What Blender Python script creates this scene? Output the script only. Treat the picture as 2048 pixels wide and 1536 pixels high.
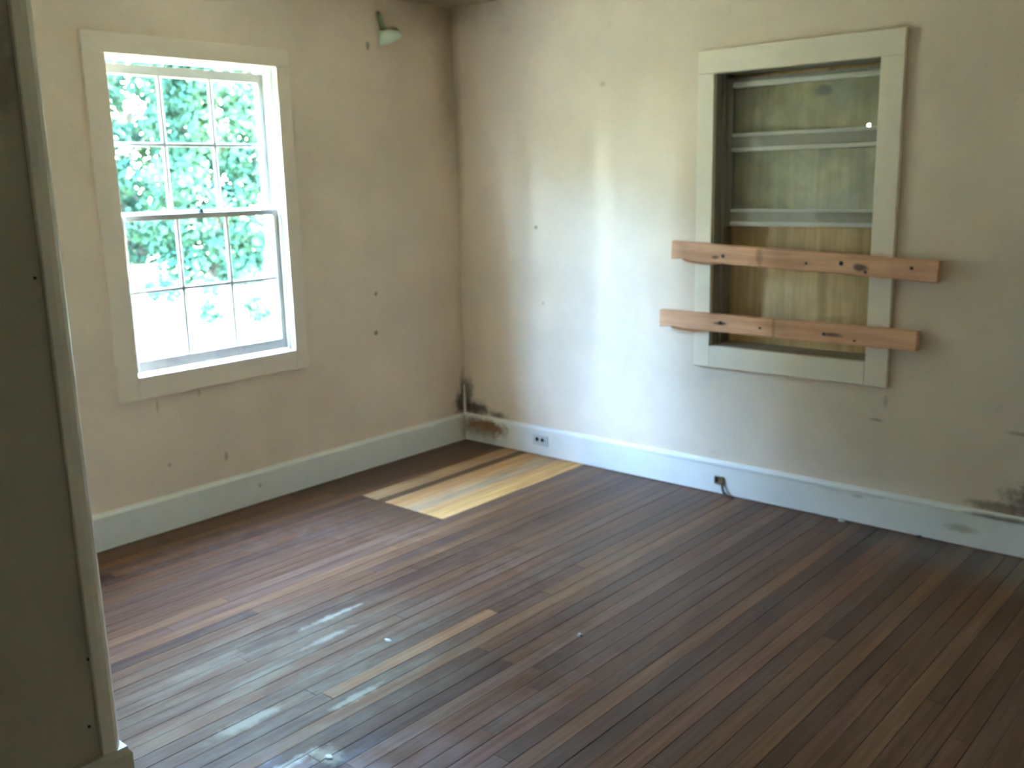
import bpy, bmesh, math, random
from mathutils import Vector, Matrix

# ---------------------------------------------------------------- scene, camera, world, sun, exposure
for o in list(bpy.data.objects):
    bpy.data.objects.remove(o, do_unlink=True)
SC = bpy.context.scene
COL = SC.collection
SC.view_settings.view_transform = 'Standard'
SC.view_settings.look = 'None'
SC.view_settings.gamma = 1.0
SC.view_settings.use_curve_mapping = False
SC.view_settings.exposure = 5.5
SC.cycles.use_denoising = True
SC.cycles.max_bounces = 9
SC.cycles.diffuse_bounces = 5
SC.cycles.glossy_bounces = 3
SC.cycles.use_adaptive_sampling = True
SC.cycles.adaptive_threshold = 0.05
SC.cycles.adaptive_min_samples = 24
SC.cycles.transparent_max_bounces = 12
SC.cycles.sample_clamp_indirect = 8.0

CAM_POS = Vector((3.9337, -4.05, 1.5221))
YAW, PITCH, ROLL, FPX = 0.7202, -0.2086, -0.0241, 1933.2
cam_data = bpy.data.cameras.new('camera')
cam = bpy.data.objects.new('camera', cam_data)
COL.objects.link(cam)
fw = Vector((-math.sin(YAW) * math.cos(PITCH), math.cos(YAW) * math.cos(PITCH), math.sin(PITCH)))
rt = Vector((math.cos(YAW), math.sin(YAW), 0))
up = rt.cross(fw)
rt2 = math.cos(ROLL) * rt + math.sin(ROLL) * up
up2 = -math.sin(ROLL) * rt + math.cos(ROLL) * up
cam.matrix_world = Matrix(((rt2.x, up2.x, -fw.x, CAM_POS.x), (rt2.y, up2.y, -fw.y, CAM_POS.y),
                           (rt2.z, up2.z, -fw.z, CAM_POS.z), (0, 0, 0, 1)))
cam_data.sensor_width = 36.0
cam_data.lens = FPX / 2048.0 * 36.0
cam_data.clip_start = 0.05
cam_data.clip_end = 300
cam_data.dof.use_dof = True                 # the photograph is softly out of focus all over
cam_data.dof.focus_distance = 1.4
cam_data.dof.aperture_fstop = 6.8
SC.camera = cam

SUN_EL, SUN_AZ = math.radians(52), math.radians(7)      # azimuth from +y towards +x: the sun stands along the window wall
SUN_DIR = Vector((math.sin(SUN_AZ) * math.cos(SUN_EL), math.cos(SUN_AZ) * math.cos(SUN_EL), math.sin(SUN_EL)))
world = bpy.data.worlds.new('sky_world')
SC.world = world
world.use_nodes = True
wn = world.node_tree
wn.nodes.clear()
sky = wn.nodes.new('ShaderNodeTexSky')
sky.sky_type = 'NISHITA'
sky.sun_disc = False
sky.sun_elevation = math.asin(SUN_DIR.z)
sky.sun_rotation = math.atan2(SUN_DIR.x, SUN_DIR.y)
sky.air_density = 1.0
sky.dust_density = 0.3
sky.ozone_density = 2.5
bg = wn.nodes.new('ShaderNodeBackground')
bg.inputs['Strength'].default_value = 1.20
wo = wn.nodes.new('ShaderNodeOutputWorld')
wn.links.new(sky.outputs[0], bg.inputs[0])
wn.links.new(bg.outputs[0], wo.inputs[0])

sun_data = bpy.data.lights.new('sun', 'SUN')
sun_data.energy = 1.7
sun_data.angle = math.radians(0.6)
sun_data.color = (1.0, 0.93, 0.82)
sun = bpy.data.objects.new('sun', sun_data)
COL.objects.link(sun)
sun.rotation_euler = SUN_DIR.to_track_quat('Z', 'Y').to_euler()
sun.location = (0, 0, 12)

# light portal in the open window: emits nothing, only tells the renderer where sky light comes in
por_data = bpy.data.lights.new('window_portal', 'AREA')
por_data.shape = 'RECTANGLE'
por_data.cycles.is_portal = True
por = bpy.data.objects.new('window_portal', por_data)
COL.objects.link(por)
por.location = (-0.17, -1.617, 1.391)
por.rotation_euler = (0, -math.pi / 2, 0)      # its -Z axis looks into the room (+x)
por_data.size, por_data.size_y = 1.36, 0.84    # local X runs along world Z here

# ---------------------------------------------------------------- dimensions (metres; room corner at the origin)
CEIL = 2.45
RX, RY = 4.4, -4.75            # far ends of the room behind the camera
TH = 0.16                      # wall thickness
PX, PY = 1.748, -3.079         # corner of the closet partition
BBH, BBT = 0.165, 0.018        # baseboard height and thickness
# open window in the left wall (plane x = 0)
AY0, AY1, AZ0, AZ1 = -2.030, -1.204, 0.721, 2.061
AYO0, AYO1, AZO0, AZO1 = -2.125, -1.129, 0.624, 2.143
# boarded window in the right wall (plane y = 0)
BX0, BX1, BZ0, BZ1 = 1.655, 2.402, 0.7275, 1.966
BXO0, BXO1, BZO0, BZO1 = 1.572, 2.497, 0.625, 2.068

# ---------------------------------------------------------------- helpers
def meta(o, label=None, cat=None, group=None, kind=None):
    if label: o['label'] = label
    if cat: o['category'] = cat
    if group: o['group'] = group
    if kind: o['kind'] = kind
    return o

def empty(name, loc=(0, 0, 0)):
    o = bpy.data.objects.new(name, None)
    o.location = loc
    o.empty_display_size = 0.1
    COL.objects.link(o)
    return o

def link_mesh(name, me, mat, parent=None):
    o = bpy.data.objects.new(name, me)
    COL.objects.link(o)
    if mat and not me.materials:
        me.materials.append(mat)
    if parent:
        o.parent = parent
        o.matrix_parent_inverse = Matrix.Translation(-parent_loc(parent))
    return o

def parent_loc(p):
    v = Vector(p.location)
    q = p.parent
    if q:
        # parents' own chain: every object with geometry sits at world coordinates
        v = Vector((0, 0, 0)) if p.type == 'MESH' else v
    return v

def bm_obj(name, bm, mat, parent=None, smooth=False):
    me = bpy.data.meshes.new(name)
    bm.normal_update()
    bm.to_mesh(me)
    bm.free()
    if smooth:
        for p in me.polygons: p.use_smooth = True
    return link_mesh(name, me, mat, parent)

def add_box(bm, x0, x1, y0, y1, z0, z1, bevel=0.0, seg=1, M=None):
    r = bmesh.ops.create_cube(bm, size=1.0)
    vs = r['verts']
    for v in vs:
        v.co = Vector(((x0 + x1) / 2 + v.co.x * (x1 - x0), (y0 + y1) / 2 + v.co.y * (y1 - y0), (z0 + z1) / 2 + v.co.z * (z1 - z0)))
    if bevel:
        es = list({e for v in vs for e in v.link_edges})
        r2 = bmesh.ops.bevel(bm, geom=es, offset=bevel, segments=seg, profile=0.5, affect='EDGES')
        vs = list({v for v in r2['verts']} | {v for v in vs if v.is_valid})
    if M is not None:
        for v in vs: v.co = M @ v.co
    return vs

def box(name, x0, x1, y0, y1, z0, z1, mat, parent=None, bevel=0.0, seg=1, M=None):
    bm = bmesh.new()
    add_box(bm, x0, x1, y0, y1, z0, z1, bevel, seg, M)
    return bm_obj(name, bm, mat, parent)

def profile_sweep(bm, prof, path, closed=False):
    """prof: list of (out, z); path: list of (point, normal-out) in plan; extrudes a moulding along the path."""
    rings = []
    for (p, n) in path:
        rings.append([bm.verts.new((p[0] + n[0] * a, p[1] + n[1] * a, z)) for a, z in prof])
    k = len(prof)
    for i in range(len(rings) - 1):
        for j in range(k):
            bm.faces.new((rings[i][j], rings[i + 1][j], rings[i + 1][(j + 1) % k], rings[i][(j + 1) % k]))
    bm.faces.new(rings[0][::-1]); bm.faces.new(rings[-1])
    bmesh.ops.recalc_face_normals(bm, faces=bm.faces)

def tube(bm, pts, radii, n=8):
    rings = []
    pts = [Vector(p) for p in pts]
    for i, p in enumerate(pts):
        d = (pts[min(i + 1, len(pts) - 1)] - pts[max(i - 1, 0)]).normalized()
        a = d.orthogonal().normalized()
        if i and abs(a.dot(prev)) < 0.999:
            a = (prev - d * prev.dot(d)).normalized()
        prev = a
        b = d.cross(a)
        rings.append([bm.verts.new(p + radii[i] * (math.cos(2 * math.pi * k / n) * a + math.sin(2 * math.pi * k / n) * b)) for k in range(n)])
    for i in range(len(rings) - 1):
        for k in range(n):
            bm.faces.new((rings[i][k], rings[i][(k + 1) % n], rings[i + 1][(k + 1) % n], rings[i + 1][k]))
    bm.faces.new(rings[0][::-1]); bm.faces.new(rings[-1])

def wall_with_hole(name, plane, u0, u1, z0, z1, h, t0, t1, mat):
    """plane 'x': wall spans y in u0..u1, thickness x t0..t1 ; plane 'y': spans x, thickness y. h = hole (u0,u1,z0,z1)"""
    us = [u0, h[0], h[1], u1]; zs = [z0, h[2], h[3], z1]
    bm = bmesh.new()
    V = {}
    for i, u in enumerate(us):
        for j, z in enumerate(zs):
            for k, t in enumerate((t0, t1)):
                V[i, j, k] = bm.verts.new((t, u, z) if plane == 'x' else (u, t, z))
    for i in range(3):
        for j in range(3):
            if i == 1 and j == 1: continue
            for k in (0, 1):
                bm.faces.new((V[i, j, k], V[i + 1, j, k], V[i + 1, j + 1, k], V[i, j + 1, k]))
    def side(a, b): bm.faces.new((V[a + (0,)], V[b + (0,)], V[b + (1,)], V[a + (1,)]))
    for i in range(3):
        side((i, 0), (i + 1, 0)); side((i, 3), (i + 1, 3)); side((0, i), (0, i + 1)); side((3, i), (3, i + 1))
    side((1, 1), (2, 1)); side((1, 2), (2, 2)); side((1, 1), (1, 2)); side((2, 1), (2, 2))
    bmesh.ops.recalc_face_normals(bm, faces=bm.faces)
    return bm_obj(name, bm, mat)

# ---------------------------------------------------------------- materials
def new_mat(name):
    m = bpy.data.materials.new(name)
    m.use_nodes = True
    nt = m.node_tree
    b = nt.nodes['Principled BSDF']
    return m, nt, b

def N(nt, t, **kw):
    n = nt.nodes.new(t)
    for k, v in kw.items():
        setattr(n, k, v)
    return n

def coords(nt, scale=(1, 1, 1), loc=(0, 0, 0), rot=(0, 0, 0), kind='Object'):
    tc = N(nt, 'ShaderNodeTexCoord')
    mp = N(nt, 'ShaderNodeMapping')
    mp.inputs['Scale'].default_value = scale
    mp.inputs['Location'].default_value = loc
    mp.inputs['Rotation'].default_value = rot
    nt.links.new(tc.outputs[kind], mp.inputs[0])
    return mp.outputs[0]

def noise(nt, vec, scale, detail=3.0, rough=0.5, out='Fac'):
    n = N(nt, 'ShaderNodeTexNoise')
    n.inputs['Scale'].default_value = scale
    n.inputs['Detail'].default_value = detail
    n.inputs['Roughness'].default_value = rough
    nt.links.new(vec, n.inputs['Vector'])
    return n.outputs[out]

def maprange(nt, fac, a, b, c=0.0, d=1.0, smooth=True):
    n = N(nt, 'ShaderNodeMapRange')
    if smooth: n.interpolation_type = 'SMOOTHSTEP'
    for i, v in zip(('From Min', 'From Max', 'To Min', 'To Max'), (a, b, c, d)):
        n.inputs[i].default_value = v
    nt.links.new(fac, n.inputs['Value'])
    return n.outputs[0]

def mix(nt, fac, a, b, blend='MIX'):
    n = N(nt, 'ShaderNodeMix', data_type='RGBA', blend_type=blend)
    if isinstance(fac, float): n.inputs[0].default_value = fac
    else: nt.links.new(fac, n.inputs[0])
    for s, v in ((n.inputs[6], a), (n.inputs[7], b)):
        if isinstance(v, tuple): s.default_value = (v[0], v[1], v[2], 1)
        else: nt.links.new(v, s)
    return n.outputs[2]

def math_n(nt, op, a, b):
    n = N(nt, 'ShaderNodeMath', operation=op)
    for s, v in ((n.inputs[0], a), (n.inputs[1], b)):
        if isinstance(v, (int, float)): s.default_value = v
        else: nt.links.new(v, s)
    return n.outputs[0]

def bump(nt, b, h, strength=0.2, dist=0.01):
    n = N(nt, 'ShaderNodeBump')
    n.inputs['Strength'].default_value = strength
    n.inputs['Distance'].default_value = dist
    nt.links.new(h, n.inputs['Height'])
    nt.links.new(n.outputs[0], b.inputs['Normal'])

NOISE_CACHE = {}
def blot(nt, vec, c, r, wob=0.5, wscale=14.0, soft=0.5):
    """soft irregular patch around world point c with radii r"""
    s = N(nt, 'ShaderNodeVectorMath', operation='SUBTRACT')
    nt.links.new(vec, s.inputs[0]); s.inputs[1].default_value = c
    d = N(nt, 'ShaderNodeVectorMath', operation='DIVIDE')
    nt.links.new(s.outputs[0], d.inputs[0]); d.inputs[1].default_value = r
    l = N(nt, 'ShaderNodeVectorMath', operation='LENGTH')
    nt.links.new(d.outputs[0], l.inputs[0])
    f = l.outputs['Value']
    if wob:
        wscale = 9.0 if wscale < 10 else 22.0          # two shared noises per material keep shading cheap
        key = (nt.as_pointer(), wscale)
        if key not in NOISE_CACHE: NOISE_CACHE[key] = noise(nt, vec, wscale, 3.0, 0.6)
        nz = NOISE_CACHE[key]
        f = math_n(nt, 'ADD', f, math_n(nt, 'MULTIPLY', math_n(nt, 'SUBTRACT', nz, 0.5), wob * 2))
    return maprange(nt, f, 1.0 - soft, 1.0 + soft * 0.3, 1.0, 0.0)

WALL = (0.83, 0.66, 0.52)
def wall_material(name, base, stains=(), mott=0.10):
    m, nt, b = new_mat(name)
    v = coords(nt)
    f = maprange(nt, noise(nt, v, 1.6, 5.0, 0.6), 0.3, 0.7)
    c = mix(nt, f, tuple(x * (1 - mott) for x in base), tuple(min(1, x * (1 + mott * 0.5)) for x in base))
    g = maprange(nt, noise(nt, v, 23.0, 4.0, 0.65), 0.58, 0.74, 0.0, 0.22)
    c = mix(nt, g, c, tuple(x * 0.62 for x in base))
    for (ctr, r, colr, s, wob, ws, soft) in stains:
        fb = math_n(nt, 'MULTIPLY', blot(nt, v, ctr, r, wob, ws, soft), s)
        c = mix(nt, fb, c, colr)
    nt.links.new(c, b.inputs['Base Color'])
    b.inputs['Roughness'].default_value = 0.62
    b.inputs['Specular IOR Level'].default_value = 0.3
    return m

MOLD = (0.055, 0.032, 0.022)
RUST = (0.26, 0.115, 0.040)
DIRT = (0.26, 0.185, 0.095)
B = 9.0   # huge radius: the axis across the wall does not matter
M_wallA = wall_material('left_wall_paint', WALL, [
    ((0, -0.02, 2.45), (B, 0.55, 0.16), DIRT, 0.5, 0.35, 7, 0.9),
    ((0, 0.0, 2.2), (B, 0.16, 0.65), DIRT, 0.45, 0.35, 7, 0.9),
    ((0, -0.035, 0.225), (B, 0.055, 0.085), MOLD, 0.9, 1.0, 25, 0.8),
    ((0, -0.01, 0.29), (B, 0.030, 0.13), MOLD, 0.7, 0.7, 25, 0.8),
    ((0, -0.618, 2.205), (B, 0.014, 0.024), (0.16, 0.16, 0.13), 0.7, 0.3, 30, 0.5),
    ((0, -0.65, 0.941), (B, 0.011, 0.013), (0.12, 0.08, 0.05), 0.8, 0.3, 30, 0.5),
    ((0, -0.664, 0.732), (B, 0.014, 0.013), (0.14, 0.08, 0.05), 0.8, 0.3, 30, 0.5),
    ((0, -1.95, 0.575), (B, 0.006, 0.035), (0.18, 0.13, 0.09), 0.4, 0.4, 30, 0.5),
    ((0, -1.74, 0.60), (B, 0.006, 0.022), (0.18, 0.13, 0.09), 0.4, 0.4, 30, 0.5),
    ((0, -1.63, 0.275), (B, 0.012, 0.028), (0.16, 0.11, 0.07), 0.4, 0.5, 30, 0.5),
    ((0, -1.92, 0.30), (B, 0.010, 0.012), (0.18, 0.13, 0.09), 0.4, 0.5, 30, 0.5),
])
M_wallB = wall_material('right_wall_paint', WALL, [
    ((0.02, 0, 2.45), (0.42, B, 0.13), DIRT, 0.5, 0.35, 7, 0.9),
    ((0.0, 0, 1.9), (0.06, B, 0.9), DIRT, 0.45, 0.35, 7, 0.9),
    ((0.085, 0, 0.195), (0.125, B, 0.060), MOLD, 0.9, 1.0, 22, 0.8),
    ((0.03, 0, 0.28), (0.050, B, 0.12), MOLD, 0.75, 0.8, 25, 0.8),
    ((0.26, 0, 0.178), (0.075, B, 0.024), MOLD, 0.75, 0.8, 25, 0.8),
    ((0.579, 0, 1.266), (0.013, B, 0.012), (0.3, 0.24, 0.12), 0.8, 0.3, 30, 0.5),
    ((0.62, 0, 0.86), (0.010, B, 0.010), (0.35, 0.30, 0.22), 0.6, 0.3, 30, 0.5),
    ((3.09, 0, 0.235), (0.125, B, 0.075), (0.09, 0.065, 0.06), 0.8, 0.9, 18, 0.8),
    ((2.97, 0, 0.185), (0.14, B, 0.030), (0.16, 0.10, 0.07), 0.7, 0.6, 22, 0.6),
    ((3.03, 0, 0.50), (0.06, B, 0.010), (0.2, 0.17, 0.13), 0.5, 0.5, 30, 0.6),
    ((2.46, 0, 0.475), (0.035, B, 0.008), (0.22, 0.18, 0.12), 0.55, 0.5, 30, 0.6),
    ((2.49, 0, 0.56), (0.012, B, 0.030), (0.30, 0.25, 0.17), 0.4, 0.5, 30, 0.6),
    ((1.02, 0, 1.97), (0.020, B, 0.015), (0.4, 0.33, 0.2), 0.5, 0.5, 30, 0.6),
])
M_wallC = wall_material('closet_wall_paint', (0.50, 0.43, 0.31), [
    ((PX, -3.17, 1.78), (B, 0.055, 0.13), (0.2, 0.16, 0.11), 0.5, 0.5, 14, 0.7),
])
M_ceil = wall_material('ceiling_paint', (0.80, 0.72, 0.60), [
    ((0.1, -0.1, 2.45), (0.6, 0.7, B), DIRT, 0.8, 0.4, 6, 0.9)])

def paint_material(name, base, rough=0.42, stains=(), wear=0.1):
    m, nt, b = new_mat(name)
    v = coords(nt)
    f = maprange(nt, noise(nt, v, 9.0, 5.0, 0.65), 0.45, 0.75, 0.0, wear * 2)
    c = mix(nt, f, base, tuple(x * 0.72 for x in base))
    for (ctr, r, colr, s, wob, ws, soft) in stains:
        fb = math_n(nt, 'MULTIPLY', blot(nt, v, ctr, r, wob, ws, soft), s)
        c = mix(nt, fb, c, colr)
    nt.links.new(c, b.inputs['Base Color'])
    b.inputs['Roughness'].default_value = rough
    return m

M_trim = paint_material('window_trim_paint', (0.86, 0.71, 0.575))
M_trimB = paint_material('boarded_window_trim_paint', (0.90, 0.765, 0.62))
M_white = paint_material('sash_white_paint', (0.78, 0.76, 0.70), 0.4, (), 0.15)
M_sash = paint_material('dirty_sash_paint', (0.50, 0.46, 0.41), 0.5, (), 0.35)
M_sashB = paint_material('boarded_sash_grey_paint', (0.62, 0.58, 0.50), 0.35, (), 0.3)
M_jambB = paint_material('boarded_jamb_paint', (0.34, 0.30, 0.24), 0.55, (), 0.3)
M_bbA = paint_material('left_baseboard_paint', (0.86, 0.83, 0.76), 0.4, [
    ((0, -0.01, 0.09), (B, 0.07, 0.1), (0.42, 0.36, 0.28), 0.6, 0.6, 18, 0.7),
    ((0, -1.47, 0.09), (B, 0.010, 0.014), (0.3, 0.27, 0.2), 0.6, 0.4, 25, 0.6)])
M_bbB = paint_material('right_baseboard_paint', (0.88, 0.84, 0.79), 0.4, [
    ((0.16, 0, 0.100), (0.21, B, 0.060), RUST, 1.0, 0.6, 13, 0.6),
    ((0.12, 0, 0.05), (0.20, B, 0.06), (0.44, 0.38, 0.29), 0.6, 0.6, 12, 0.8),
    ((2.83, 0, 0.075), (0.075, B, 0.022), (0.44, 0.40, 0.28), 0.7, 0.5, 18, 0.7),
    ((2.98, 0, 0.150), (0.16, B, 0.010), (0.15, 0.11, 0.08), 0.8, 0.5, 20, 0.7),
    ((2.40, 0, 0.125), (0.030, B, 0.008), (0.4, 0.4, 0.36), 0.6, 0.5, 20, 0.7)])
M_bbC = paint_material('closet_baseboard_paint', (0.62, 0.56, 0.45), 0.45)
M_dark = paint_material('dark_socket', (0.02, 0.02, 0.018), 0.5)
M_plate = paint_material('outlet_plate', (0.66, 0.65, 0.62), 0.3)
M_rustbox = paint_material('rusted_box', (0.17, 0.11, 0.055), 0.7, (), 0.4)
M_debris = paint_material('plaster_debris', (0.62, 0.57, 0.48), 0.8, (), 0.2)
M_debrisD = paint_material('dark_debris', (0.12, 0.075, 0.045), 0.8, (), 0.2)
M_nail = paint_material('dark_nail', (0.05, 0.035, 0.03), 0.5)
M_greenpale = paint_material('pale_green_enamel', (0.72, 0.82, 0.66), 0.35)
M_greendark = paint_material('dark_green_enamel', (0.20, 0.27, 0.13), 0.4)

def floor_material(name, worn):
    """boards: the board's own tone comes from the object colour; grain, dust, paint smears on top"""
    m, nt, b = new_mat(name)
    v = coords(nt)
    oi = N(nt, 'ShaderNodeObjectInfo')
    sh = N(nt, 'ShaderNodeCombineXYZ')
    nt.links.new(math_n(nt, 'MULTIPLY', oi.outputs['Random'], 37.0), sh.inputs[1])
    ad = N(nt, 'ShaderNodeVectorMath', operation='ADD')
    nt.links.new(v, ad.inputs[0]); nt.links.new(sh.outputs[0], ad.inputs[1])
    mp = N(nt, 'ShaderNodeMapping'); mp.inputs['Scale'].default_value = (60, 2.2, 1)
    nt.links.new(ad.outputs[0], mp.inputs[0])
    gr = noise(nt, mp.outputs[0], 1.0, 5.0, 0.6)
    c = mix(nt, maprange(nt, gr, 0.3, 0.75), mix(nt, 1.0, oi.outputs['Color'], (0.62, 0.58, 0.54), 'MULTIPLY'), oi.outputs['Color'])
    mp2 = N(nt, 'ShaderNodeMapping'); mp2.inputs['Scale'].default_value = (7, 1.2, 1)
    nt.links.new(ad.outputs[0], mp2.inputs[0])
    bl = maprange(nt, noise(nt, mp2.outputs[0], 1.0, 4.0, 0.6), 0.45, 0.7)
    c = mix(nt, math_n(nt, 'MULTIPLY', bl, 0.35), c, mix(nt, 1.0, c, (0.55, 0.5, 0.5), 'MULTIPLY'))
    rough = None
    if worn:
        # pale dust and worn finish in the part of the floor by the closet
        st = N(nt, 'ShaderNodeMapping'); st.inputs['Scale'].default_value = (14, 2.5, 1)
        nt.links.new(v, st.inputs[0])
        streak = maprange(nt, noise(nt, st.outputs[0], 1.0, 5.0, 0.65), 0.35, 0.7)
        area = blot(nt, v, (1.55, -2.45, 0), (0.55, 0.72, B), 0.35, 2.5, 0.9)
        dull = blot(nt, v, (1.25, -2.25, 0), (1.15, 1.10, B), 0.3, 2.5, 0.7)      # finish worn off
        dust = math_n(nt, 'MULTIPLY', area, math_n(nt, 'ADD', 0.16, math_n(nt, 'MULTIPLY', streak, 0.5)))
        c = mix(nt, dust, c, (0.30, 0.26, 0.17))
        for ctr, r, s in (((1.93, -2.72, 0), (0.022, 0.12, B), 0.75), ((1.98, -2.62, 0), (0.05, 0.05, B), 0.5),
                          ((1.80, -2.36, 0), (0.020, 0.10, B), 0.6), ((1.30, -2.05, 0), (0.016, 0.16, B), 0.6),
                          ((1.42, -2.18, 0), (0.02, 0.12, B), 0.45), ((1.66, -2.66, 0), (0.03, 0.13, B), 0.45)):
            fb = math_n(nt, 'MULTIPLY', blot(nt, v, ctr, r, 0.9, 22, 0.7), s)
            c = mix(nt, fb, c, (0.48, 0.43, 0.31))
        c = mix(nt, math_n(nt, 'MULTIPLY', blot(nt, v, (3.2, -0.15, 0), (0.9, 0.22, B), 0.5, 8, 0.9), 0.4), c, (0.20, 0.19, 0.15))
        rough = maprange(nt, gr, 0.2, 0.8, 0.36, 0.50)
        rough = math_n(nt, 'ADD', rough, math_n(nt, 'MULTIPLY', dull, 0.30))
        nt.links.new(maprange(nt, dull, 0.0, 0.6, 0.22, 0.03), b.inputs['Specular IOR Level'])
    else:
        rough = maprange(nt, gr, 0.2, 0.8, 0.40, 0.55)
    nt.links.new(c, b.inputs['Base Color'])
    nt.links.new(rough, b.inputs['Roughness'])
    b.inputs['Specular IOR Level'].default_value = 0.06
    bump(nt, b, gr, 0.10, 0.003)
    return m
M_floor = floor_material('worn_floor_boards', True)
M_patch = floor_material('bare_floor_boards', False)

def wood_material(name, c0, c1, axis='x', rough=0.6, knots=()):
    m, nt, b = new_mat(name)
    sc = {'x': (2.5, 40, 40), 'z': (26, 26, 1.6)}[axis]
    v = coords(nt, sc)
    vo = coords(nt)
    g = noise(nt, v, 1.0, 5.0, 0.65)
    c = mix(nt, maprange(nt, g, 0.3, 0.72), c0, c1)
    c = mix(nt, maprange(nt, noise(nt, vo, 5.0, 3.0), 0.45, 0.75, 0, 0.4), c, tuple(x * 0.6 for x in c0))
    for (ctr, r, colr, s, wob, ws, soft) in knots:
        fb = math_n(nt, 'MULTIPLY', blot(nt, vo, ctr, r, wob, ws, soft), s)
        c = mix(nt, fb, c, colr)
    nt.links.new(c, b.inputs['Base Color'])
    b.inputs['Roughness'].default_value = rough
    bump(nt, b, g, 0.15, 0.003)
    return m
KN = (0.10, 0.055, 0.035)
M_ply = wood_material('plywood_sheet', (0.54, 0.36, 0.165), (0.76, 0.54, 0.285), 'z', 0.6, [
    ((2.09, 0.15, 1.868), (0.045, B, 0.028), KN, 0.9, 0.4, 14, 0.6),
    ((2.12, 0.15, 1.94), (0.03, B, 0.022), KN, 0.6, 0.4, 14, 0.6),
    ((2.12, 0.15, 1.02), (0.035, B, 0.22), (0.33, 0.22, 0.10), 0.6, 0.4, 6, 0.7)])
M_lumber = wood_material('pine_lumber', (0.70, 0.34, 0.185), (0.88, 0.49, 0.295), 'x', 0.6, [
    ((1.70, 0, 1.15), (0.022, B, 0.010), KN, 0.8, 0.3, 20, 0.6),
    ((2.38, 0, 1.13), (0.035, B, 0.016), (0.09, 0.06, 0.06), 0.85, 0.5, 20, 0.6),
    ((1.92, 0, 1.16), (0.02, B, 0.05), (0.28, 0.14, 0.07), 0.6, 0.5, 16, 0.6),
    ((1.73, 0, 0.845), (0.055, B, 0.010), KN, 0.85, 0.6, 25, 0.6),
    ((2.00, 0, 0.84), (0.010, B, 0.05), (0.26, 0.13, 0.06), 0.6, 0.5, 16, 0.6),
    ((2.28, 0, 0.838), (0.050, B, 0.011), KN, 0.85, 0.6, 25, 0.6)])

def glass_material(name, haze=0.04, hazecol=(0.6, 0.62, 0.58), rough=0.02):
    m = bpy.data.materials.new(name)
    m.use_nodes = True
    nt = m.node_tree
    nt.nodes.clear()
    out = N(nt, 'ShaderNodeOutputMaterial')
    tr = N(nt, 'ShaderNodeBsdfTransparent')
    tr.inputs[0].default_value = (0.93, 0.97, 0.95, 1)
    gl = N(nt, 'ShaderNodeBsdfGlossy')
    gl.inputs['Roughness'].default_value = rough
    df = N(nt, 'ShaderNodeBsdfDiffuse')
    df.inputs[0].default_value = (*hazecol, 1)
    v = coords(nt)
    hz = maprange(nt, noise(nt, v, 6.0, 4.0, 0.6), 0.3, 0.75, haze * 0.4, haze * 1.6)
    m1 = N(nt, 'ShaderNodeMixShader')
    nt.links.new(hz, m1.inputs[0]); nt.links.new(tr.outputs[0], m1.inputs[1]); nt.links.new(df.outputs[0], m1.inputs[2])
    fr = N(nt, 'ShaderNodeLayerWeight'); fr.inputs['Blend'].default_value = 0.5
    sch = math_n(nt, 'ADD', 0.04, math_n(nt, 'MULTIPLY', math_n(nt, 'POWER', fr.outputs['Facing'], 5.0), 0.9))
    m2 = N(nt, 'ShaderNodeMixShader')
    nt.links.new(sch, m2.inputs[0]); nt.links.new(m1.outputs[0], m2.inputs[1]); nt.links.new(gl.outputs[0], m2.inputs[2])
    nt.links.new(m2.outputs[0], out.inputs[0])
    return m
M_glass = glass_material('window_glass', 0.008)
M_glassB = glass_material('hazy_window_glass', 0.22, (0.55, 0.55, 0.48), 0.12)  # grey diffuse haze stands in for the hazy reflection on these panes

# ---------------------------------------------------------------- room shell
wl = wall_with_hole('wall_left', 'x', -5.6, TH, -0.5, CEIL + 0.2, (AY0 - 0.012, AY1 + 0.012, AZ0 - 0.012, AZ1 + 0.012), -TH, 0.0, M_wallA)
meta(wl, 'cream painted left wall with the bright six-over-six window', 'wall', kind='structure')
wr = wall_with_hole('wall_right', 'y', 0.0, RX + TH, -0.5, CEIL + 0.2, (BX0 - 0.012, BX1 + 0.012, BZ0 - 0.012, BZ1 + 0.012), 0.0, TH, M_wallB)
meta(wr, 'cream painted right wall with the boarded-up window', 'wall', kind='structure')
o = box('wall_back', RX, RX + TH, RY - TH, 0.0, -0.5, CEIL + 0.2, M_ceil)
meta(o, 'plain cream side wall behind the camera, out of the picture', 'wall', kind='structure')
o = box('wall_front', 0.0, RX, RY - TH, RY, -0.5, CEIL + 0.2, M_ceil)
meta(o, 'plain cream end wall behind the camera, out of the picture', 'wall', kind='structure')
o = box('ceiling', 0.0, RX, RY, 0.0, CEIL, CEIL + 0.12, M_ceil)
meta(o, 'cream ceiling showing as a sliver above the room corner', 'ceiling', kind='structure')

# closet partition at the left edge of the picture
part = empty('wall_closet', (PX, PY, 0))
meta(part, 'dark shaded closet wall with a corner board at the left edge', 'wall', kind='structure')
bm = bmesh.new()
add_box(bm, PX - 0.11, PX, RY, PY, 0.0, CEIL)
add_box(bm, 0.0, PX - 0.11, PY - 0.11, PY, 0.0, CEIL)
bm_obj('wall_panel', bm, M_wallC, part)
M_corner = paint_material('corner_board_paint', (0.84, 0.74, 0.60), 0.5)
bm = bmesh.new()
sec = [(0.0005, -0.044), (0.012, -0.044), (0.014, -0.041), (0.014, -0.024), (0.011, -0.010), (0.003, 0.001), (-0.008, 0.009),
       (-0.024, 0.013), (-0.046, 0.013), (-0.046, 0.0005), (0.0005, 0.0005)]
lo = [bm.verts.new((PX + a, PY + b, BBH)) for a, b in sec]
hi = [bm.verts.new((PX + a, PY + b, CEIL - 0.001)) for a, b in sec]
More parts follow.
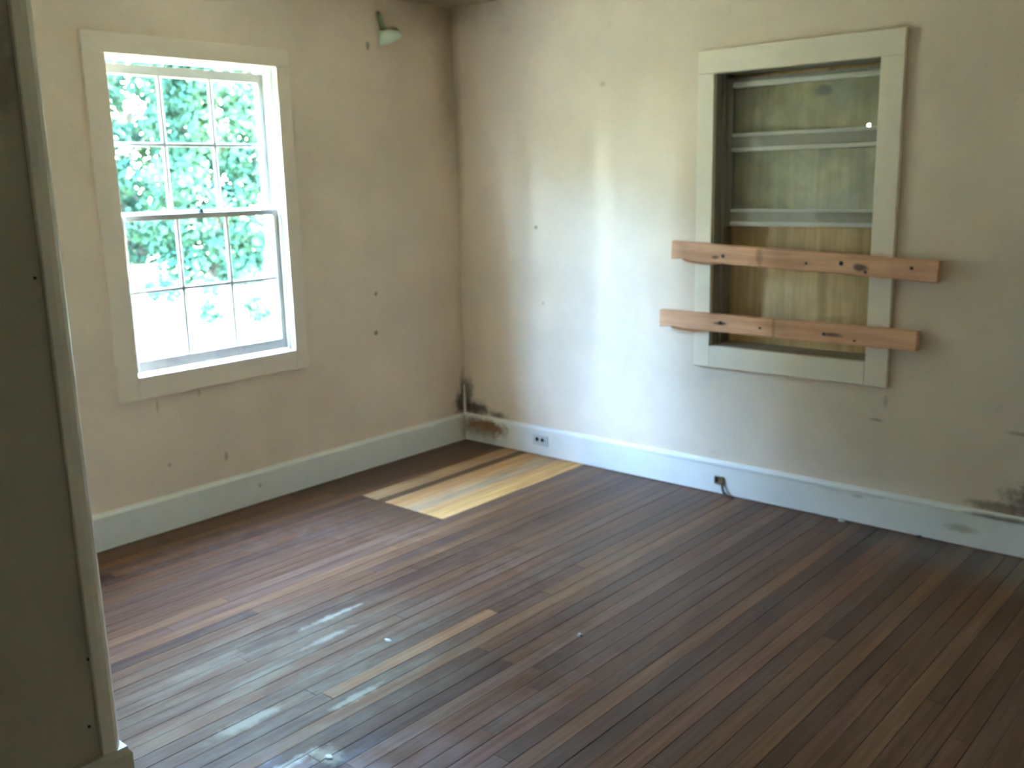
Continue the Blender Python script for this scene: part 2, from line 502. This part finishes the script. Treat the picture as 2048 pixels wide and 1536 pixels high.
for i in range(len(sec)):
    k = (i + 1) % len(sec)
    bm.faces.new((lo[i], lo[k], hi[k], hi[i]))
bm.faces.new(lo[::-1]); bm.faces.new(hi)
bmesh.ops.recalc_face_normals(bm, faces=bm.faces)
bm_obj('corner_board', bm, M_corner, part)
bm = bmesh.new()
profile_sweep(bm, [(0, 0), (0.024, 0), (0.024, 0.146), (0.017, 0.157), (0.016, 0.165), (0, 0.165)],
              [((PX + 0.0005, RY), (1, 0)), ((PX + 0.0005, PY + 0.0005), (1, 1)), ((0.02, PY + 0.0005), (0, 1))])
bm_obj('baseboard', bm, M_bbC, part)
for (yy, zz) in ((-3.137, 1.335), (-3.125, 0.42), (-3.142, 0.25), (-3.118, 0.9)):
    bm = bmesh.new()
    tube(bm, [(PX + 0.0003, yy, zz), (PX + 0.003, yy, zz)], [0.004, 0.003], 8)
    bm_obj('nail', bm, M_nail, part)

# baseboards
prof = [(0, 0.004), (BBT, 0.004), (BBT, 0.140), (BBT + 0.004, 0.143), (BBT + 0.003, 0.152), (0.010, 0.160), (0.008, BBH), (0, BBH)]
bm = bmesh.new()
profile_sweep(bm, prof, [((0.0005, PY + 0.03), (1, 0)), ((0.0005, -0.024), (1, 0))])
o = bm_obj('baseboard_left', bm, M_bbA)
meta(o, 'pale painted baseboard running below the bright window', 'baseboard', kind='structure')
bm = bmesh.new()
profile_sweep(bm, prof, [((0.0005, -0.0005), (0, -1)), ((RX - 0.005, -0.0005), (0, -1))])
o = bm_obj('baseboard_right', bm, M_bbB)
meta(o, 'white painted baseboard below the boarded window, rust-stained in the corner', 'baseboard', kind='structure')
# exposed strip of corner bead above the baseboards
bm = bmesh.new()
tube(bm, [(0.013, -0.013, 0.166), (0.012, -0.012, 0.25), (0.010, -0.010, 0.335)], [0.0075, 0.007, 0.004], 8)
o = bm_obj('trim_1', bm, M_bbB)
meta(o, 'short pale strip of corner bead between the black mould stains', 'trim', kind='structure')

# ---------------------------------------------------------------- floor of narrow boards
rnd = random.Random(11)
bm = bmesh.new()
add_box(bm, 0.0, RX, RY, 0.0, -0.12, -0.019)
floor = bm_obj('floor', bm, M_dark)
meta(floor, 'worn dark wooden strip floor with a paler bare patch', 'floor', kind='structure')
BW = 0.0572
TONES = [(0.205, 0.100, 0.052), (0.235, 0.112, 0.055), (0.175, 0.088, 0.050), (0.255, 0.125, 0.060), (0.150, 0.078, 0.047),
         (0.205, 0.108, 0.062), (0.225, 0.103, 0.055), (0.185, 0.098, 0.058)]
PATCH = [(0.66, 0.43, 0.27), (0.60, 0.38, 0.25), (0.22, 0.13, 0.085), (0.66, 0.37, 0.19), (0.70, 0.38, 0.20),
         (0.68, 0.44, 0.28), (0.56, 0.40, 0.30), (0.70, 0.41, 0.22), (0.80, 0.475, 0.22), (0.82, 0.48, 0.23)]
def plank(x0, x1, y0, y1, tone, mat, lift=0.0):
    bm = bmesh.new()
    g = 0.0005
    x0 += g; x1 -= g; y0 += g; y1 -= g
    c = 0.0008
    pr = [(x0, -0.018), (x1, -0.018), (x1, lift - c), (x1 - c, lift), (x0 + c, lift), (x0, lift - c)]
    a = [bm.verts.new((x, y0, z)) for x, z in pr]
    b = [bm.verts.new((x, y1, z)) for x, z in pr]
    for i in range(6):
        bm.faces.new((a[i], a[(i + 1) % 6], b[(i + 1) % 6], b[i]))
    bm.faces.new(a[::-1]); bm.faces.new(b)
    bmesh.ops.recalc_face_normals(bm, faces=bm.faces)
    o = bm_obj('floor_board', bm, mat, floor)
    o.color = (*tone, 1)
    return o
P0 = 0.325                                   # the bare patch: ten strips from here
rows = [P0 - BW * k for k in range(1, 6)]
x = P0 - BW * 6
edges = []
while x < RX:
    edges.append((max(x, 0.002), min(x + BW, RX - 0.002)))
    x += BW
for i, (x0, x1) in enumerate(edges):
    if x1 - x0 < 0.01: continue
    ymin = RY + 0.003 if x0 > PX else PY + 0.003
    if x0 < PX < x1: ymin = PY + 0.003
    k = round((x0 - P0) / BW)
    y = -0.003
    first = True
    while y > ymin:
        if first and 0 <= k < 10:
            L = 1.092
            tone, mat = (PATCH[k][0], PATCH[k][1] * 0.93, PATCH[k][2] * 0.72), M_patch
        else:
            L = rnd.uniform(1.1, 3.4)
            if y - L - ymin < 0.5: L = y - ymin
            t = rnd.choice(TONES)
            s = rnd.uniform(0.72, 1.08)
            tone, mat = tuple(min(1, v * s) for v in t), M_floor
        first = False
        y1 = max(y - L, ymin)
        # one strip with a redder, brighter heart in the middle of the floor
        plank(x0, x1, y1, y, tone, mat, rnd.uniform(-0.0006, 0.0004))
        y = y1
# one orange-toned strip in the middle of the room
best = [o for o in floor.children if o.data.vertices[0].co.x < 1.74 < o.data.vertices[1].co.x]
for o in best:
    if min(v.co.y for v in o.data.vertices) < -1.9 < max(v.co.y for v in o.data.vertices):
        ys = [v.co.y for v in o.data.vertices]; y0, y1 = min(ys), max(ys)
        xs = [v.co.x for v in o.data.vertices]; xa, xb = min(xs) - 0.0005, max(xs) + 0.0005
        tone = tuple(o.color[:3])
        bpy.data.objects.remove(o, do_unlink=True)
        if y1 > -1.67: plank(xa, xb, -1.67, y1, tone, M_floor)
        plank(xa, xb, max(y0, -2.42), min(y1, -1.67), (0.36, 0.17, 0.078), M_floor, 0.0006)
        if y0 < -2.42: plank(xa, xb, y0, -2.42, tone, M_floor)

# ---------------------------------------------------------------- open window in the left wall
w1 = empty('window_1', (0, (AY0 + AY1) / 2, AZ0))
meta(w1, 'bright six-over-six sash window with cream casing in the left wall', 'window', kind='structure')
CT, CTB = 0.020, 0.028
def casing(parent, plane, u0, u1, z0, z1, o0, o1, oz0, oz1, mat, side):
    """four flat boards around an opening; side = direction into the room (+1 along x, -1 along y)"""
    def b(name, a0, a1, c0, c1):
        t0, t1 = (0.0004, CT) if side > 0 else (-CTB, -0.0004)
        if plane == 'x': return box(name, t0, t1, a0, a1, c0, c1, mat, parent, 0.0025, 2)
        return box(name, a0, a1, t0, t1, c0, c1, mat, parent, 0.0025, 2)
    b('side_casing', o0, u0, oz0 , z1 - 0.0005)
    b('side_casing', u1, o1, oz0, z1 - 0.0005)
    b('head_casing', o0, o1, z1 + 0.0005, oz1)
    b('bottom_casing', u0 + 0.0005, u1 - 0.0005, oz0, z0)
casing(w1, 'x', AY0, AY1, AZ0, AZ1, AYO0, AYO1, AZO0, AZO1, M_trim, 1)
J = 0.010
box('jamb', -TH - 0.005, 0.0, AY0 - J, AY0, AZ0 - J, AZ1 + J, M_white, w1)
box('jamb', -TH - 0.005, 0.0, AY1, AY1 + J, AZ0 - J, AZ1 + J, M_white, w1)
box('head_jamb', -TH - 0.005, 0.0, AY0, AY1, AZ1, AZ1 + J, M_white, w1)
bm = bmesh.new()
vs = add_box(bm, -TH - 0.05, 0.0, AY0, AY1, AZ0 - J, AZ0)
for v in vs:
    if v.co.x < -0.1: v.co.z -= 0.03
bm_obj('sill', bm, M_sash, w1)
for yy in (AY0, AY1 - 0.012):
    box('stop_bead', -0.030, -0.018, yy, yy + 0.012, AZ0, AZ1, M_white, w1, 0.002)
    box('parting_bead', -0.077, -0.069, yy, yy + 0.012, AZ0, AZ1, M_white, w1)
    box('blind_stop', -0.130, -0.116, yy, yy + 0.012, AZ0, AZ1, M_white, w1)
def sash(name, parent, x0, x1, ya, yb, zb, zt, stile, top, bot, mun, zmid, mat, gmat):
    bm = bmesh.new()
    add_box(bm, x0, x1, ya, ya + stile, zb, zt, 0.002)
    add_box(bm, x0, x1, yb - stile, yb, zb, zt, 0.002)
    add_box(bm, x0, x1, ya + stile, yb - stile, zt - top, zt, 0.002)
    add_box(bm, x0, x1, ya + stile, yb - stile, zb, zb + bot, 0.002)
    s = bm_obj(name, bm, mat, parent)
    i0, i1 = ya + stile, yb - stile
    j0, j1 = zb + bot, zt - top
    w = (i1 - i0) / 3
    for k in (1, 2):
        c = i0 + w * k
        box('muntin', x0 + 0.007, x1 - 0.007, c - mun / 2, c + mun / 2, j0, j1, mat, s, 0.003)
    for k in range(3):
        a = i0 + w * k + (mun / 2 if k else 0); bq = i0 + w * (k + 1) - (mun / 2 if k < 2 else 0)
        box('muntin', x0 + 0.007, x1 - 0.007, a + 0.0004, bq - 0.0004, zmid - mun / 2, zmid + mun / 2, mat, s, 0.003)
        xm = (x0 + x1) / 2
        for (za, zc) in ((j0, zmid - mun / 2), (zmid + mun / 2, j1)):
            box('pane', xm - 0.0015, xm + 0.0015, a, bq, za, zc, gmat, s)
    return s
sash('upper_sash', w1, -0.110, -0.081, AY0 + 0.003, AY1 - 0.003, 1.388, 2.036, 0.034, 0.042, 0.030, 0.018, 1.707, M_sash, M_glass)
sash('lower_sash', w1, -0.065, -0.036, AY0 + 0.003, AY1 - 0.003, 0.728, 1.410, 0.034, 0.028, 0.052, 0.017, 1.078, M_sash, M_glass)
# sash lock on the meeting rail
bm = bmesh.new()
tube(bm, [(-0.050, -1.62, 1.410), (-0.050, -1.62, 1.420)], [0.016, 0.014], 12)
add_box(bm, -0.056, -0.044, -1.62, -1.58, 1.420, 1.428, 0.002)
bm_obj('sash_lock', bm, M_dark, w1)

# ---------------------------------------------------------------- boarded window in the right wall
w2 = empty('window_2', ((BX0 + BX1) / 2, 0, BZ0))
meta(w2, 'boarded-up window with pale casing and plywood behind its sash', 'window', kind='structure')
casing(w2, 'y', BX0, BX1, BZ0, BZ1, BXO0, BXO1, BZO0, BZO1, M_trimB, -1)
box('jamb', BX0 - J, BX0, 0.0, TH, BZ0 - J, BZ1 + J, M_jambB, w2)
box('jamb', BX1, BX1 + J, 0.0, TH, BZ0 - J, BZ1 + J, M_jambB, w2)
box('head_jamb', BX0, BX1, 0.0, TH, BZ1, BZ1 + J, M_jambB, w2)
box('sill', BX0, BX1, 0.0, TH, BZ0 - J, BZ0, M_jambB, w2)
for xx in (BX0, BX1 - 0.013):
    box('stop_bead', xx, xx + 0.013, 0.058, 0.072, BZ0, BZ1, M_jambB, w2, 0.002)
ply = wall_with_hole('plywood', 'y', BX0 - 0.05, BX1 + 0.05, BZ0 - 0.05, BZ1 + 0.05, (2.286, 2.300, 1.706, 1.718), TH + 0.001, TH + 0.016, M_ply)
ply.parent = w2
ply.matrix_parent_inverse = Matrix.Translation(-Vector(w2.location))
SY0, SY1 = 0.085, 0.118
SX0, SX1 = BX0 + 0.003, BX1 - 0.003
bm = bmesh.new()
ST = 0.030
ZT, ZM1a, ZM1b, ZMa, ZMb = 1.945, 1.622, 1.690, 1.282, 1.352
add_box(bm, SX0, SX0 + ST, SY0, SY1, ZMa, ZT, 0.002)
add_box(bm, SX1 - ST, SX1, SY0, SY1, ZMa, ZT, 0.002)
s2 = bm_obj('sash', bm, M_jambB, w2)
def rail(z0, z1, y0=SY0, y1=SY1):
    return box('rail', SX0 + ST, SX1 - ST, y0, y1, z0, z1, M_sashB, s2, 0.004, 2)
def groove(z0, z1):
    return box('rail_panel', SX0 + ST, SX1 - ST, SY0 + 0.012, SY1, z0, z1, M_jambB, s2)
rail(1.905, 1.930); groove(1.930, ZT)
rail(1.688, 1.704); groove(1.640, 1.688); rail(1.622, 1.640)
rail(1.348, 1.362); groove(1.304, 1.348); rail(1.284, 1.304)
box('pane', SX0 + ST, SX1 - ST, 0.100, 0.103, 1.704, 1.905, M_glassB, s2)
box('pane', SX0 + ST, SX1 - ST, 0.100, 0.103, 1.362, 1.622, M_glassB, s2)

# ---------------------------------------------------------------- two lengths of lumber nailed across it
def lumber(label, p0, p1, h, chip, nails, group):
    """p0, p1: centres of the left and right end (x, z)"""
    L = math.hypot(p1[0] - p0[0], p1[1] - p0[1])
    ang = math.atan2(p1[1] - p0[1], p1[0] - p0[0])
    base = Vector((p0[0], 0, p0[1]))
    Mx = Matrix.Translation(base) @ Matrix.Rotation(-ang, 4, 'Y')
    y0, y1 = -CTB - 0.0015 - 0.038, -CTB - 0.0015
    root = empty('lumber_plank', ((p0[0] + p1[0]) / 2, -0.04, (p0[1] + p1[1]) / 2))
    meta(root, label, 'plank', group)
    bm = bmesh.new()
    n = 24
    rr = random.Random(int(p0[0] * 1000))
    ring = []
    for i in range(n + 1):
        x = L * i / n
        e0 = rr.uniform(-0.0012, 0.0012); e1 = rr.uniform(-0.0012, 0.0012)
        lo = -h / 2 + e0 + (chip if 0 < i <= 2 else 0.0); hi = h / 2 + e1
        c = 0.003
        prof = [(y0 + c, lo), (y0, lo + c), (y0, hi - c), (y0 + c, hi), (y1 - c, hi), (y1, hi - c), (y1, lo + c), (y1 - c, lo)]
        ring.append([bm.verts.new(Mx @ Vector((x, a, z))) for a, z in prof])
    for i in range(n):
        for j in range(8):
            bm.faces.new((ring[i][j], ring[i + 1][j], ring[i + 1][(j + 1) % 8], ring[i][(j + 1) % 8]))
    bm.faces.new(ring[0][::-1]); bm.faces.new(ring[-1])
    bmesh.ops.recalc_face_normals(bm, faces=bm.faces)
    bm_obj('board', bm, M_lumber, root)
    # torn sliver hanging under the left end
    bm = bmesh.new()
    sl = [(0.045, -h / 2 - 0.001, 0.004), (0.10, -h / 2 - 0.010, 0.006), (0.17, -h / 2 - 0.012, 0.005), (0.25, -h / 2 - 0.004, 0.002)]
    tube(bm, [Mx @ Vector((a, y1 - 0.006, z)) for a, z, r in sl], [r for a, z, r in sl], 6)
    bm_obj('splinter', bm, M_lumber, root)
    for (nx, nz, r) in nails:
        a = Mx @ Vector((nx, y0 + 0.001, nz)); b = Mx @ Vector((nx, y0 - 0.004, nz))
        bm = bmesh.new()
        tube(bm, [a, b, b + Vector((0, -0.001, 0))], [r * 0.8, r, r * 0.6], 8)
        bm_obj('nail', bm, M_nail, root)
lumber('upper rough pine plank nailed slantwise across the boarded window', (1.468, 1.1755), (2.688, 1.1235), 0.085, 0.006,
       [(0.275, -0.008, 0.008), (0.675, -0.008, 0.006), (0.83, 0.004, 0.010), (0.935, -0.024, 0.007), (1.12, 0.008, 0.007)], 'planks across the boarded window')
lumber('lower rough pine plank nailed level across the boarded window', (1.405, 0.8455), (2.622, 0.8405), 0.083, 0.006,
       [(0.33, 0.004, 0.009), (0.53, -0.004, 0.006), (0.83, -0.004, 0.008), (0.965, -0.02, 0.005)], 'planks across the boarded window')

# ---------------------------------------------------------------- small fittings
ol = empty('wall_outlet', (0.60, -0.02, 0.09))
meta(ol, 'white two-hole electrical outlet set in the baseboard near the corner', 'outlet')
yb = -BBT - 0.001
bm = bmesh.new(); add_box(bm, 0.545, 0.655, yb - 0.006, yb, 0.060, 0.122, 0.003, 2)
bm_obj('cover_plate', bm, M_plate, ol)
for cx in (0.579, 0.617):
    bm = bmesh.new()
    tube(bm, [(cx, yb - 0.0055, 0.094), (cx, yb - 0.0085, 0.094)], [0.0125, 0.0115], 14)
    bm_obj('socket', bm, M_dark, ol)
bm = bmesh.new(); tube(bm, [(0.640, yb - 0.0055, 0.091), (0.640, yb - 0.0075, 0.091)], [0.003, 0.003], 8)
bm_obj('screw', bm, M_nail, ol)

jb = empty('outlet_box', (1.72, -0.02, 0.07))
meta(jb, 'small rusty open outlet box with a wire stub on the right baseboard', 'outlet box')
bm = bmesh.new()
for a in ((1.699, 1.746, 0.052, 0.058), (1.699, 1.746, 0.084, 0.090), (1.699, 1.705, 0.058, 0.084), (1.740, 1.746, 0.058, 0.084)):
    add_box(bm, a[0], a[1], yb - 0.012, yb, a[2], a[3], 0.001)
add_box(bm, 1.705, 1.740, yb - 0.003, yb, 0.058, 0.084)
bm_obj('metal_box', bm, M_rustbox, jb)
bm = bmesh.new()
tube(bm, [(1.735, yb - 0.006, 0.062), (1.745, yb - 0.016, 0.045), (1.756, yb - 0.022, 0.022), (1.785, yb - 0.030, 0.008), (1.815, yb - 0.030, 0.006)],
     [0.005, 0.006, 0.007, 0.007, 0.004], 8)
bm_obj('wire_stub', bm, M_debrisD, jb)

hk = empty('wall_bracket', (0.0, -0.50, 2.25))
meta(hk, 'small pale green bracket with dark stem high on the left wall', 'bracket')
bm = bmesh.new()
tube(bm, [(0.006, -0.543, 2.375), (0.010, -0.538, 2.345), (0.014, -0.527, 2.31), (0.020, -0.515, 2.285)], [0.006, 0.012, 0.014, 0.011], 10)
bm_obj('stem', bm, M_greendark, hk, True)
# half-bowl opening upwards to the right
bm = bmesh.new()
cy, cz = -0.480, 2.252
rings = []
for i in range(7):
    t = i / 6
    yy = -0.548 + 0.142 * t
    top = 2.282 + 0.010 * math.sin(t * 3.1) - 0.004 * t
    bot = 2.206 + 0.052 * t ** 1.6
    d = 0.012 + 0.052 * math.sin(0.35 + 2.45 * t)
    rings.append([bm.verts.new((0.0008, yy, bot)), bm.verts.new((d * 0.55, yy, bot + (top - bot) * 0.12)), bm.verts.new((d, yy, bot + (top - bot) * 0.5)),
                  bm.verts.new((d * 0.95, yy, top - 0.004)), bm.verts.new((d * 0.7, yy, top)), bm.verts.new((0.0008, yy, top - 0.002))])
for i in range(6):
    for j in range(6):
        bm.faces.new((rings[i][j], rings[i + 1][j], rings[i + 1][(j + 1) % 6], rings[i][(j + 1) % 6]))
bm.faces.new(rings[0][::-1]); bm.faces.new(rings[-1])
bmesh.ops.recalc_face_normals(bm, faces=bm.faces)
bm_obj('cup', bm, M_greenpale, hk, True)
bm = bmesh.new()
tube(bm, [(0.030, -0.478, 2.286), (0.034, -0.446, 2.296), (0.026, -0.414, 2.278)], [0.006, 0.008, 0.006], 8)
bm_obj('rim_clip', bm, M_greendark, hk, True)

def chip(name, label, cat, x, y, z0, sx, sy, h, mat, seed, group=None):
    r = random.Random(seed)
    bm = bmesh.new()
    n = 7
    lo = [bm.verts.new((x + sx * r.uniform(0.7, 1) * math.cos(2 * math.pi * i / n), y + sy * r.uniform(0.7, 1) * math.sin(2 * math.pi * i / n), z0)) for i in range(n)]
    hi = [bm.verts.new((x + (v.co.x - x) * 0.72, y + (v.co.y - y) * 0.72, z0 + h * r.uniform(0.6, 1))) for v in lo]
    for i in range(n):
        bm.faces.new((lo[i], lo[(i + 1) % n], hi[(i + 1) % n], hi[i]))
    bm.faces.new(lo[::-1]); bm.faces.new(hi)
    o = bm_obj(name, bm, mat)
    meta(o, label, cat, group)
chip('plaster_chip', 'tiny white plaster chip lying mid-floor near the front', 'debris', 2.09, -1.63, 0.0006, 0.010, 0.010, 0.008, M_debris, 3, 'crumbs on the floor')
chip('plaster_chip', 'pale plaster crumb against the right baseboard under the boarded window', 'debris', 2.34, -0.034, 0.0006, 0.022, 0.012, 0.014, M_debris, 4, 'crumbs on the floor')
chip('plaster_chip', 'small grey crumb against the right baseboard towards the picture edge', 'debris', 2.675, -0.032, 0.0006, 0.014, 0.010, 0.014, M_debrisD, 5, 'crumbs on the floor')
chip('paint_flake', 'cream paint flake on the dusty boards near the closet corner', 'debris', 1.985, -2.62, 0.0006, 0.018, 0.012, 0.003, M_debris, 6, 'paint flakes on the dusty boards')
chip('paint_flake', 'jagged cream paint flake nearest the camera on the dusty boards', 'debris', 2.03, -2.71, 0.0006, 0.028, 0.012, 0.003, M_debris, 7, 'paint flakes on the dusty boards')
chip('paint_flake', 'pale paint flake beside the orange floor strip', 'debris', 1.60, -2.06, 0.0006, 0.018, 0.010, 0.003, M_debris, 8, 'paint flakes on the dusty boards')

# ---------------------------------------------------------------- outside
GZ = -0.5
m, nt, b = new_mat('dry_lawn')
v = coords(nt)
c = mix(nt, maprange(nt, noise(nt, v, 0.6, 5.0, 0.6), 0.35, 0.7), (0.19, 0.175, 0.075), (0.26, 0.225, 0.115))
c = mix(nt, maprange(nt, noise(nt, v, 7.0, 4.0, 0.6), 0.5, 0.75, 0, 0.6), c, (0.15, 0.165, 0.055))
nt.links.new(c, b.inputs['Base Color'])
b.inputs['Roughness'].default_value = 0.9
b.inputs['Specular IOR Level'].default_value = 0.1
M_lawn = m
bm = bmesh.new()
n = 24
grid = {}
for i in range(n + 1):
    for j in range(n + 1):
        x = -60 + 60 * i / n - TH - 0.01; y = -45 + 90 * j / n
        z = GZ - 0.02 + 0.05 * math.sin(x * 0.7 + y * 0.3) * min(1, -x / 6)
        grid[i, j] = bm.verts.new((x, y, z))
for i in range(n):
    for j in range(n):
        bm.faces.new((grid[i, j], grid[i + 1, j], grid[i + 1, j + 1], grid[i, j + 1]))
g = bm_obj('ground', bm, M_lawn, None, True)
meta(g, 'sunlit dry lawn outside, glaring white in the bottom panes', 'lawn', kind='structure')

def leaf_material(name, c0, c1):
    m, nt, b = new_mat(name)
    v = coords(nt)
    c = mix(nt, maprange(nt, noise(nt, v, 1.3, 3.0), 0.35, 0.65), c0, c1)
    nt.links.new(c, b.inputs['Base Color'])
    b.inputs['Roughness'].default_value = 0.7
    b.inputs['Specular IOR Level'].default_value = 0.03
    out = nt.nodes['Material Output']
    tl = N(nt, 'ShaderNodeBsdfTranslucent')
    nt.links.new(mix(nt, 1.0, c, (0.9, 1.0, 0.5), 'MULTIPLY'), tl.inputs[0])
    ms = N(nt, 'ShaderNodeMixShader'); ms.inputs[0].default_value = 0.15
    nt.links.new(b.outputs[0], ms.inputs[1]); nt.links.new(tl.outputs[0], ms.inputs[2])
    nt.links.new(ms.outputs[0], out.inputs[0])
    return m
M_leaf1 = leaf_material('green_leaves', (0.015, 0.038, 0.024), (0.036, 0.072, 0.040))
M_leaf2 = leaf_material('blue_green_leaves', (0.014, 0.038, 0.030), (0.032, 0.070, 0.052))
M_bark = wood_material('tree_bark', (0.10, 0.075, 0.055), (0.20, 0.16, 0.12), 'z', 0.9)

def leaves(bm, r, c, rad, n, size):
    for _ in range(n):
        d = Vector((r.gauss(0, 1), r.gauss(0, 1), r.gauss(0, 1))).normalized()
        p = Vector(c) + Vector((d.x * rad[0], d.y * rad[1], d.z * rad[2])) * (r.uniform(0.35, 1) ** 0.6)
        a = Vector((r.gauss(0, 1), r.gauss(0, 1), r.gauss(-0.2, 0.7))).normalized()
        nn = (d + Vector((r.gauss(0, 0.6), r.gauss(0, 0.6), r.gauss(0.5, 0.6)))).normalized()
        w = nn.cross(a)
        if w.length < 1e-3: continue
        w = w.normalized()
        a = w.cross(nn).normalized()
        L = size * r.uniform(0.6, 1.3); W = L * 0.30
        v = [bm.verts.new(p - a * L * 0.5), bm.verts.new(p + w * W), bm.verts.new(p + a * L * 0.5), bm.verts.new(p - w * W)]
        bm.faces.new(v)

def tree(name, label, base, height, crad, seed, mat, group, nclump=26, nleaf=150, size=0.24, low=0.12):
    r = random.Random(seed)
    base = Vector(base)
    root = empty(name, base)
    meta(root, label, 'tree' if height > 2 else 'shrub', group)
    bm = bmesh.new()
    tr = 0.022 * height
    pts = [base + Vector((r.uniform(-.06, .06) * i, r.uniform(-.06, .06) * i, height * 0.8 * i / 6 - (0.05 if i == 0 else 0))) for i in range(7)]
    tube(bm, pts, [tr * (1.15 - i / 6.5) for i in range(7)], 8)
    bm_obj('trunk', bm, M_bark, root, True)
    bmf = bmesh.new()
    bmb = bmesh.new()
    for i in range(nclump):
        t = (i + 0.5) / nclump
        z = height * (low + (0.95 - low) * t)
        rr = crad * math.sqrt(max(0.08, math.sin(math.pi * (0.18 + 0.80 * t)))) * math.sqrt(r.uniform(0.05, 1)) * 0.85
        a = i * 2.39996 + r.uniform(-.4, .4)
        c = base + Vector((rr * math.cos(a), rr * math.sin(a), z))
        k = crad * r.uniform(0.30, 0.46)
        leaves(bmf, r, c, (k, k, k * 0.75), nleaf, size)
        j = min(5, int(t * 6))
        tube(bmb, [pts[j], (pts[j] + c) / 2 + Vector((0, 0, 0.1 * crad)), c], [tr * 0.4 * (1.1 - t), tr * 0.25 * (1.1 - t), tr * 0.08], 5)
    bm_obj('branches', bmb, M_bark, root, True)
    f = bm_obj('foliage', bmf, mat, root)
    f['kind'] = 'stuff'
DV = Vector((-0.849, 0.529)); PV = Vector((0.529, 0.849))
def outp(dist, off):
    q = Vector((0, -1.6)) + DV * dist + PV * off
    return (q.x, q.y, GZ)
G = 'trees beyond the lawn'
tree('tree', 'bushy green tree filling the middle window panes', outp(17.5, 0.1), 6.4, 1.55, 1, M_leaf1, G, 52, 260, 0.20, 0.02)
tree('tree', 'blue-green tree showing in the left column of window panes', outp(19.5, -3.3), 7.0, 1.6, 2, M_leaf2, G, 52, 260, 0.20, 0.02)
tree('tree', 'leafy tree showing in the right column of window panes', outp(19.5, 3.4), 6.8, 1.6, 3, M_leaf2, G, 52, 260, 0.20, 0.02)
tree('tree', 'taller tree rising behind the gap left of the middle tree', outp(24.5, -2.2), 9.0, 1.9, 4, M_leaf1, G, 52, 220, 0.24, 0.02)
tree('tree', 'taller tree rising behind the gap right of the middle tree', outp(24.5, 2.7), 9.0, 1.9, 5, M_leaf1, G, 52, 220, 0.24, 0.02)
tree('tree', 'outermost tree to the right beyond the window frame', outp(20.0, 7.4), 8.5, 2.2, 6, M_leaf1, G, 30, 140, 0.28)
# unseen trees added to the left; their heights and gaps shape the incoming skylight
def azp(dist, deg):      # bearing in degrees from the window, 0 = straight out, positive towards the left (-y)
    return (-dist * math.cos(math.radians(deg)), -1.6 - dist * math.sin(math.radians(deg)), GZ)
for (deg, dist, h, cr, sd, lab) in ((-13, 12.5, 10.0, 1.7, 21, 'first'), (0, 15.5, 11.5, 1.9, 22, 'second'), (14, 12.5, 10.0, 1.7, 23, 'third'),
                                    (26, 15.5, 11.5, 1.9, 24, 'fourth'), (37, 12.5, 10.0, 1.7, 25, 'fifth'),
                                    (47, 28.0, 9.5, 2.2, 26, 'sixth'), (55, 35.0, 10.5, 2.6, 27, 'seventh'), (62, 28.0, 9.6, 2.3, 33, 'eighth'), (70, 35.0, 10.5, 2.8, 34, 'ninth')):
    tree('tree', lab + ' unseen tree added left outside the house to shape the skylight', azp(dist, deg), h, cr, sd, M_leaf1, G, 64, 110, 0.42, 0.03)
tree('sky_block_cedar', 'unseen tall cedar added beside the house to block skylight along the wall', azp(5.2, 81), 9.0, 0.85, 31, M_leaf2, None, 60, 120, 0.26, 0.05)  # added out of view to cut skylight arriving along the window wall
S = 'shrubs on the sunlit lawn'
tree('shrub', 'small round shrub on the glaring lawn in the bottom middle pane', (-8.66, 3.62, GZ), 0.40, 0.19, 11, M_leaf1, S, 10, 60, 0.08, 0.2)
tree('shrub', 'leafy shrub on the glaring lawn in the bottom right pane', (-8.02, 4.02, GZ), 0.48, 0.22, 12, M_leaf1, S, 12, 60, 0.08, 0.2)
tree('shrub', 'low shrub at the lawn edge in the bottom left pane', (-12.19, 4.91, GZ), 0.40, 0.40, 13, M_leaf2, S, 10, 60, 0.10, 0.2)
tree('shrub', 'tiny shrub at the lawn edge in the bottom middle pane', (-12.09, 5.81, GZ), 0.36, 0.22, 14, M_leaf2, S, 8, 60, 0.09, 0.2)
